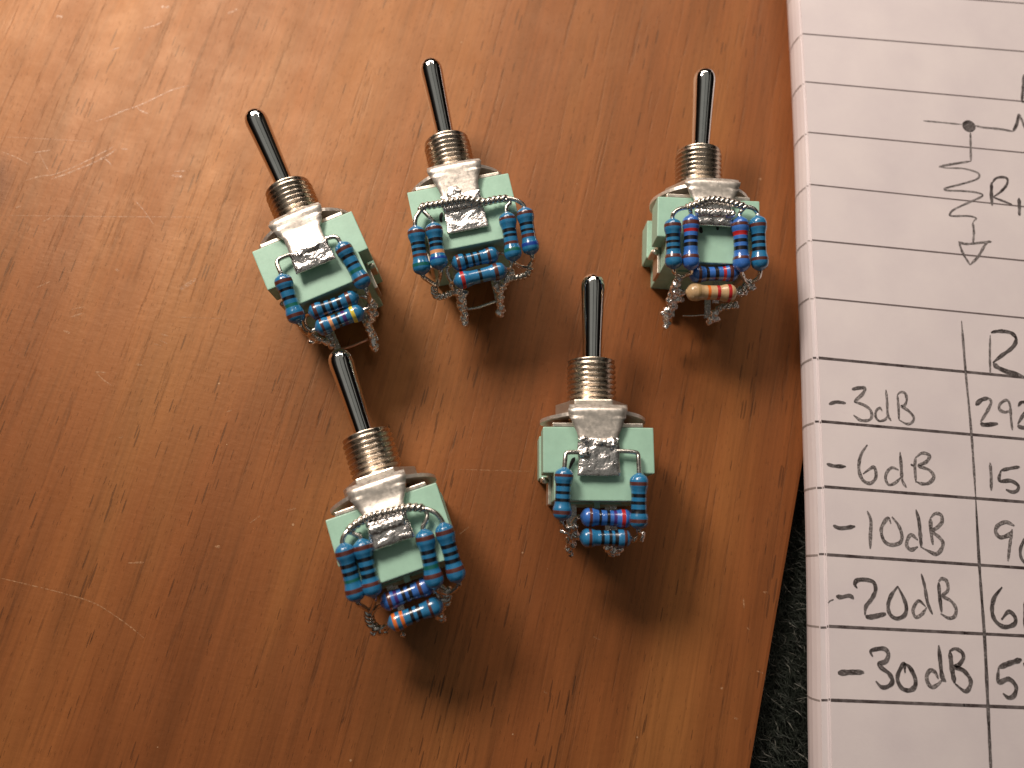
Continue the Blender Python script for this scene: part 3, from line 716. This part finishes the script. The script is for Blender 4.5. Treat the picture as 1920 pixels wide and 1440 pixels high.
# --- lower left switch
switches.append(dict(pose=(-8.61, 7.47, .3, 18.8, -2.6, -1.7, 11.5), nut=30, dish=.6,
    label='toggle switch lowest in the photo, lever tip touching another, resistor with two orange bands',
    lug=lug(-5.0, 3.3, 2.3, -2.0, 1.2), lz=1.2, lugx=.1, pad=(-5.0, -1.9, 2.3, .34, .1, .1),
    solder=[(x*.42, -2.9, BT+1.15, .42, 1, 1.3, .9, .3) for x in range(-4, 5)]+[(.6, -1.9, BT+.9, .7, 1.6, .9, .6, .4)],
    marks=[[(672, 999), (676, 1003)], [(700, 1012), (704, 1017)], [(730, 1000), (733, 1006)], [(757, 990), (761, 995)], [(690, 992), (692, 995)]],
    res=[((642.4, 1018, Z), (670.8, 1129, Z-1.2), [(.16, B5), (.37, K), (.50, K), (.63, 'green'), (.80, B5)]),
         ((676.2, 1010, Z), (702, 1120, Z-1.0), [(.14, B5), (.35, K), (.49, K), (.62, K), (.77, B5)]),
         ((793.5, 992, Z), (817.5, 1105, Z-1.0), [(.14, B5), (.37, K), (.50, K), (.62, 'green'), (.76, B5)]),
         ((829.2, 980, Z), (860, 1093, Z-1.2), [(.15, B5), (.37, K), (.50, K), (.62, K), (.77, B5)]),
         ((714, 1133, 10.6), (812, 1094, 10.6), [(.17, 'brown'), (.30, 'violet'), (.44, K), (.57, K), (.76, B5)], 'blue2'),
         ((728, 1172, 10.4), (830, 1131, 10.4), [(.14, 'orange'), (.27, 'orange'), (.44, K), (.57, K), (.78, B5)])],
    leads=[[(642, 1014, Z), (646, 1003, 13), (654, 994, 12.9)], [(675, 1006, Z), (664, 1001, 13), (653, 996, 13.1)],
           [(793, 988, Z), (800, 974, 13), (801, 963, 12.9), (795, 954, 12.9)], [(828, 975, Z), (818, 963, 13.2), (805, 956, 13.2), (793, 953, 13)],
           [(672, 1132, 11.6), (684, 1140, 10.2), (693, 1147, 9)], [(702, 1124, 11.5), (699, 1136, 10.2), (693, 1147, 9)],
           [(861, 1097, 11.5), (852, 1107, 10.4), (839, 1113, 9.4)], [(818, 1108, 11.6), (826, 1111, 10.4), (839, 1113, 9.4)],
           [(726, 1174, 8.7), (722, 1180, 8.2), (712, 1183, 7.4)], [(834, 1129, 8.8), (842, 1124, 8.8), (844, 1116, 9)],
           [(710, 1135, 10), (702, 1143, 9.4), (697, 1152, 8.6)], [(816, 1093, 10), (828, 1100, 9.8), (838, 1108, 9.4)]],
    twists=[([(653, 996, 13.1), (668, 983, 13.2), (690, 970, 13.3), (715, 963, 13.5), (745, 956, 13.5), (770, 951, 13.3), (796, 953, 13.1)], .27, 1.2),
            ([(692, 1145, 9), (692, 1158, 7.8), (698, 1172, 7), (712, 1182, 7.2), (726, 1180, 7.8)], .32, 1.5)],
    tsolder=[(1, 1, [(836, 1112, 9.3, .5), (842, 1106, 9.4, .4), (832, 1122, 8.6, .5), (838, 1130, 8, .4), (828, 1140, 7.2, .45), (826, 1152, 6.4, .45), (830, 1160, 5.8, .4), (822, 1158, 5.8, .35)]),
             (-1, 1, [(700, 1186, 6.2, .4), (718, 1184, 6.2, .35), (756, 1190, 5, .3)])], tlen=3.4))
# --- upper left switch
switches.append(dict(pose=(-18.92, 39.71, .3, 24.2, .1, -3.4, 9.8), nut=34, dish=.7,
    label='toggle switch leaning furthest left, resistor with a yellow band above another lever tip',
    lug=lug(-5.3, 3.2, 2.35, -1.0, 1.2), lz=1.2, lugx=0, pad=(-5.35, -2.6, 2.4, .26, 0, .25),
    solder=[(.3, -3.1, BT+.95, .75, 2.0, .7, .6, .3), (-1.2, -3.3, BT+.9, .5, 1, 1, .8, .4)],
    marks=[[(559, 496), (562, 505)], [(586, 488), (589, 497)], [(610, 480), (617, 484)]],
    res=[((526.5, 514, Z), (560, 607, Z-1.3), [(.17, B5), (.33, K), (.50, K), (.64, 'green'), (.84, B5)]),
         ((637.5, 454, Z), (686.5, 541, Z-1.3), [(.16, B5), (.33, K), (.50, K), (.63, 'green'), (.80, B5)]),
         ((579, 589, 10.6), (672.5, 555.5, 10.6), [(.14, B5), (.31, K), (.45, K), (.60, K), (.80, B5)]),
         ((591.5, 618.5, 10.4), (682.5, 581.5, 10.4), [(.15, B5), (.33, 'peach'), (.47, K), (.60, 'violet'), (.77, 'yellow')])],
    leads=[[(526, 511, Z), (521, 499, 12.9), (520, 490, 12.8), (527, 484, 12.8), (548, 476, 12.6), (575, 467, 12.4)],
           [(636, 451, Z), (632, 446, 13), (624, 444, 12.9), (605, 450, 12.7), (590, 458, 12.4)],
           [(562, 610, 11.5), (570, 622, 9.6), (584, 632, 8.2), (598, 640, 7)], [(688, 545, 11.6), (692, 556, 10.4), (694, 568, 9.4)],
           [(675, 555, 9.6), (686, 557, 9.6), (693, 562, 9.2), (690, 574, 8.8), (683, 582, 8.5)], [(576, 590, 9.6), (571, 600, 9), (574, 612, 8.4), (584, 621, 8.2)],
           [(588, 620, 8.6), (580, 616, 8.6), (576, 609, 8.6)], [(685, 580, 8.6), (692, 576, 8.4), (697, 578, 8)]],
    tsolder=[(1, 1, [(694, 562, 9.6, .4), (700, 572, 9, .5), (696, 582, 8.4, .55), (701, 590, 8, .5), (694, 598, 7.4, .5), (690, 608, 6.8, .45), (694, 618, 6.4, .5), (697, 628, 6, .45), (700, 638, 5.6, .45), (702, 648, 5.2, .5), (703, 655, 5, .4)]),
             (-1, 1, [(582, 622, 8, .45), (590, 632, 7.4, .5), (584, 640, 6.8, .4), (600, 638, 7, .45), (612, 641, 6.6, .45), (622, 648, 6.0, .4)])], tlen=4.6,
    links=[([(640, 655, 5.2), (664, 647, 5.2), (690, 636, 5.4)], .2, 'copper')]))
# --- top middle switch
switches.append(dict(pose=(-.52, 46.48, .3, 12.1, .2, -2.7, 12.3), nut=34, dish=.8,
    label='toggle switch at top middle with large soldered lug and green and blue banded resistors',
    lug=lug(-6.6, 3.25, 2.45, -2.2, 0.6), lz=0.6, lugx=-.05, pad=(-6.6, -1.6, 2.45, .12, -.05, .2),
    solder=[(-.8, -1.7, BT+.9, .8, 1.1, 1.1, .55, .3), (-.6, -2.6, BT+.95, .7, 1.2, 1, .55, .3)]+[(x*.45, -3.5, BT+.95, .42, 1, 1.2, .8, .3) for x in range(-5, 6)],
    marks=[[(829, 397), (826, 408), (828, 416)]],
    res=[((778.3, 423, Z), (793, 516, Z-1.2), [(.15, B5), (.38, K), (.50, K), (.62, B5), (.80, 'green')]),
         ((811.8, 417, Z), (825, 506, Z-1.0), [(.15, 'brown'), (.38, K), (.50, K), (.63, 'peach'), (.77, 'blue')]),
         ((949.2, 398, Z), (964.3, 490, Z-1.0), [(.14, B5), (.38, K), (.50, K), (.64, B5), (.79, 'green')]),
         ((982.3, 388.5, Z), (997.3, 478.5, Z-1.2), [(.14, B5), (.37, K), (.49, K), (.61, B5), (.78, 'blue')]),
         ((847, 496.5, 10.6), (935, 474.5, 10.6), [(.14, B5), (.29, K), (.44, K), (.58, K), (.78, B5)]),
         ((850.5, 529.5, 10.6), (950.5, 505, 10.6), [(.17, 'red'), (.50, K), (.79, B5)])],
    leads=[[(778, 420, Z), (780, 408, 13), (788, 395, 12.9)], [(811, 414, Z), (803, 405, 13.1), (791, 393, 13)],
           [(949, 395, Z), (951, 386, 13), (956, 380, 12.9), (951, 373, 12.9)], [(982, 385, Z), (972, 377, 13.1), (960, 373, 13.1), (948, 371, 13)],
           [(794, 519, 11.6), (804, 527, 10.6), (817, 535, 9.6)], [(826, 509, 11.6), (824, 522, 10.4), (818, 535, 9.6)],
           [(998, 482, 11.6), (999, 490, 10.8), (992, 500, 10)], [(965, 493, 11.6), (976, 499, 10.6), (989, 502, 10)],
           [(938, 474, 9.6), (950, 478, 9.6), (959, 492, 9.2), (956, 503, 8.8), (948, 509, 8.6)], [(953, 504, 9.4), (961, 508, 9), (962, 516, 8.5)],
           [(844, 498, 9.6), (838, 506, 9.2), (842, 520, 8.8), (850, 532, 8.6)], [(848, 531, 9.3), (846, 536, 9), (850, 542, 8.4)]],
    twists=[([(789, 394, 13), (795, 387, 13.1), (815, 384, 13.1), (845, 378, 13.2), (875, 374, 13.3), (905, 379, 13.2), (930, 374, 13.1), (951, 372, 13.1)], .27, 1.25),
            ([(817, 533, 9.6), (814, 545, 8.8), (820, 556, 8), (836, 554, 7.6), (852, 547, 7.6)], .25, 1.2),
            ([(991, 500, 10), (994, 508, 9.4), (986, 516, 8.8), (972, 520, 8.4), (956, 522, 8.2)], .25, 1.2)],
    tsolder=[(-1, 1, [(858, 546, 8, .55), (864, 556, 7.4, .55), (871, 550, 7.6, .45), (866, 566, 6.8, .55), (868, 577, 6.2, .55), (871, 588, 5.6, .5), (870, 598, 5.1, .5), (872, 605, 4.8, .45), (862, 572, 6.4, .4)]),
             (1, 1, [(954, 520, 8.2, .5), (948, 528, 8, .55), (942, 536, 7.6, .55), (936, 546, 7, .5), (938, 558, 6.4, .5), (937, 568, 5.9, .5), (940, 578, 5.4, .5), (937, 588, 5, .5), (930, 536, 7.4, .4), (958, 512, 8.8, .35)])], tlen=4.2,
    links=[([(876, 580, 5.6), (895, 577, 5.6), (912, 571, 5.7), (932, 564, 5.8)], .2, 'wire')]))
# --- top right switch
switches.append(dict(pose=(30.8, 45.33, .4, -3.2, 3.6, -3.6, 12.5), nut=34, dish=.6,
    label='toggle switch at top right beside the notebook, with one tan resistor',
    lug=lug(-3.9, 3.3, 2.3, -1.2, 1.1), lz=1.1, lugx=.35, pad=(-4.0, -.9, 2.3, .4, .35, .1),
    solder=[(-1.4, -1.3, BT+1.0, .7, 1, .9, .8, .3)]+[(x*.42+.4, -2.5, BT+1.2, .42, 1, 1.2, .9, .3) for x in range(-5, 6)],
    marks=[[(1345, 420), (1346, 431)], [(1369, 409), (1371, 420)], [(1314, 424), (1316, 436)]],
    res=[((1260.9, 409, Z+.2), (1263.5, 505, Z-1.0), [(.15, B5), (.36, K), (.48, K), (.60, K), (.76, B5)]),
         ((1295, 402, Z+.2), (1296, 507, Z-.9), [(.17, B5), (.30, 'red'), (.43, K), (.56, K), (.77, B5)], 'blue2'),
         ((1387, 406, Z+.2), (1391, 510, Z-.9), [(.15, B5), (.32, 'red'), (.45, K), (.58, K), (.76, B5)], 'blue2'),
         ((1420.3, 404, Z+.2), (1425.3, 508, Z-1.0), [(.19, B5), (.38, K), (.50, K), (.62, K), (.80, B5)]),
         ((1292, 515, 10.6), (1385, 511.5, 10.6), [(.18, B5), (.34, K), (.52, K), (.68, 'red'), (.82, B5)], 'blue2'),
         ((1286, 547.5, 10.4), (1382, 550, 10.4), [(.23, 'gold'), (.43, 'orange'), (.61, 'red'), (.82, 'red')], 'tan', 1.10)],
    leads=[[(1261, 406, Z+.2), (1264, 399, 13.4), (1274, 392, 13.4), (1289, 389, 13.3)], [(1295, 399, Z), (1294, 394, 13.3), (1297, 389, 13.4)],
           [(1387, 402, Z+.1), (1390, 396, 13.3), (1397, 389, 13.3)], [(1420, 400, Z+.1), (1415, 393, 13.4), (1407, 389, 13.4), (1396, 388, 13.3)],
           [(1264, 509, 11.5), (1268, 514, 10.8), (1274, 519, 10)], [(1296, 511, 11.4), (1286, 516, 10.6), (1275, 520, 10)],
           [(1425, 512, 11.5), (1422, 521, 10.8), (1409, 531, 9.8)], [(1391, 514, 11.4), (1396, 524, 10.4), (1405, 531, 9.8)],
           [(1283, 547, 8.8), (1277, 545, 8.8), (1270, 541, 8.8)], [(1385, 550, 8.8), (1394, 548, 8.8), (1402, 540, 9)],
           [(1288, 516, 9.4), (1280, 520, 9.3), (1273, 526, 9.2)], [(1389, 512, 9.4), (1398, 520, 9.3), (1404, 530, 9.4)]],
    twists=[([(1289, 389, 13.4), (1302, 384, 13.5), (1330, 374, 13.7), (1358, 377, 13.7), (1380, 382, 13.6), (1398, 389, 13.4)], .27, 1.2),
            ([(1409, 530, 9.6), (1400, 536, 9.2), (1390, 545, 8.8), (1381, 549, 8.6)], .32, 1.4),
            ([(1382, 571, 7.6), (1368, 575, 7.2), (1352, 577, 6.6), (1342, 586, 6)], .26, 1.2)],
    tsolder=[(-1, 1, [(1272, 524, 9.8, .45), (1268, 534, 9.4, .5), (1264, 543, 8.8, .55), (1276, 548, 8.4, .45), (1260, 553, 8, .55), (1270, 560, 7.6, .5), (1278, 562, 7.2, .35), (1256, 564, 7.4, .5), (1262, 574, 6.8, .5), (1252, 582, 6.2, .5), (1250, 594, 5.6, .5), (1252, 606, 5, .45), (1248, 612, 4.8, .4), (1242, 588, 5.9, .3)]),
             (1, 1, [(1405, 532, 9.6, .45), (1409, 540, 9, .4), (1398, 548, 8.4, .3), (1340, 588, 6, .45), (1334, 596, 5.6, .45), (1345, 598, 5.4, .35), (1330, 604, 5.2, .4)])], tlen=4.2,
    links=[([(1280, 592, 5.4), (1300, 592, 5.4), (1326, 590, 5.5)], .1, 'wire')]))
for s_ in switches: make_switch(s_)
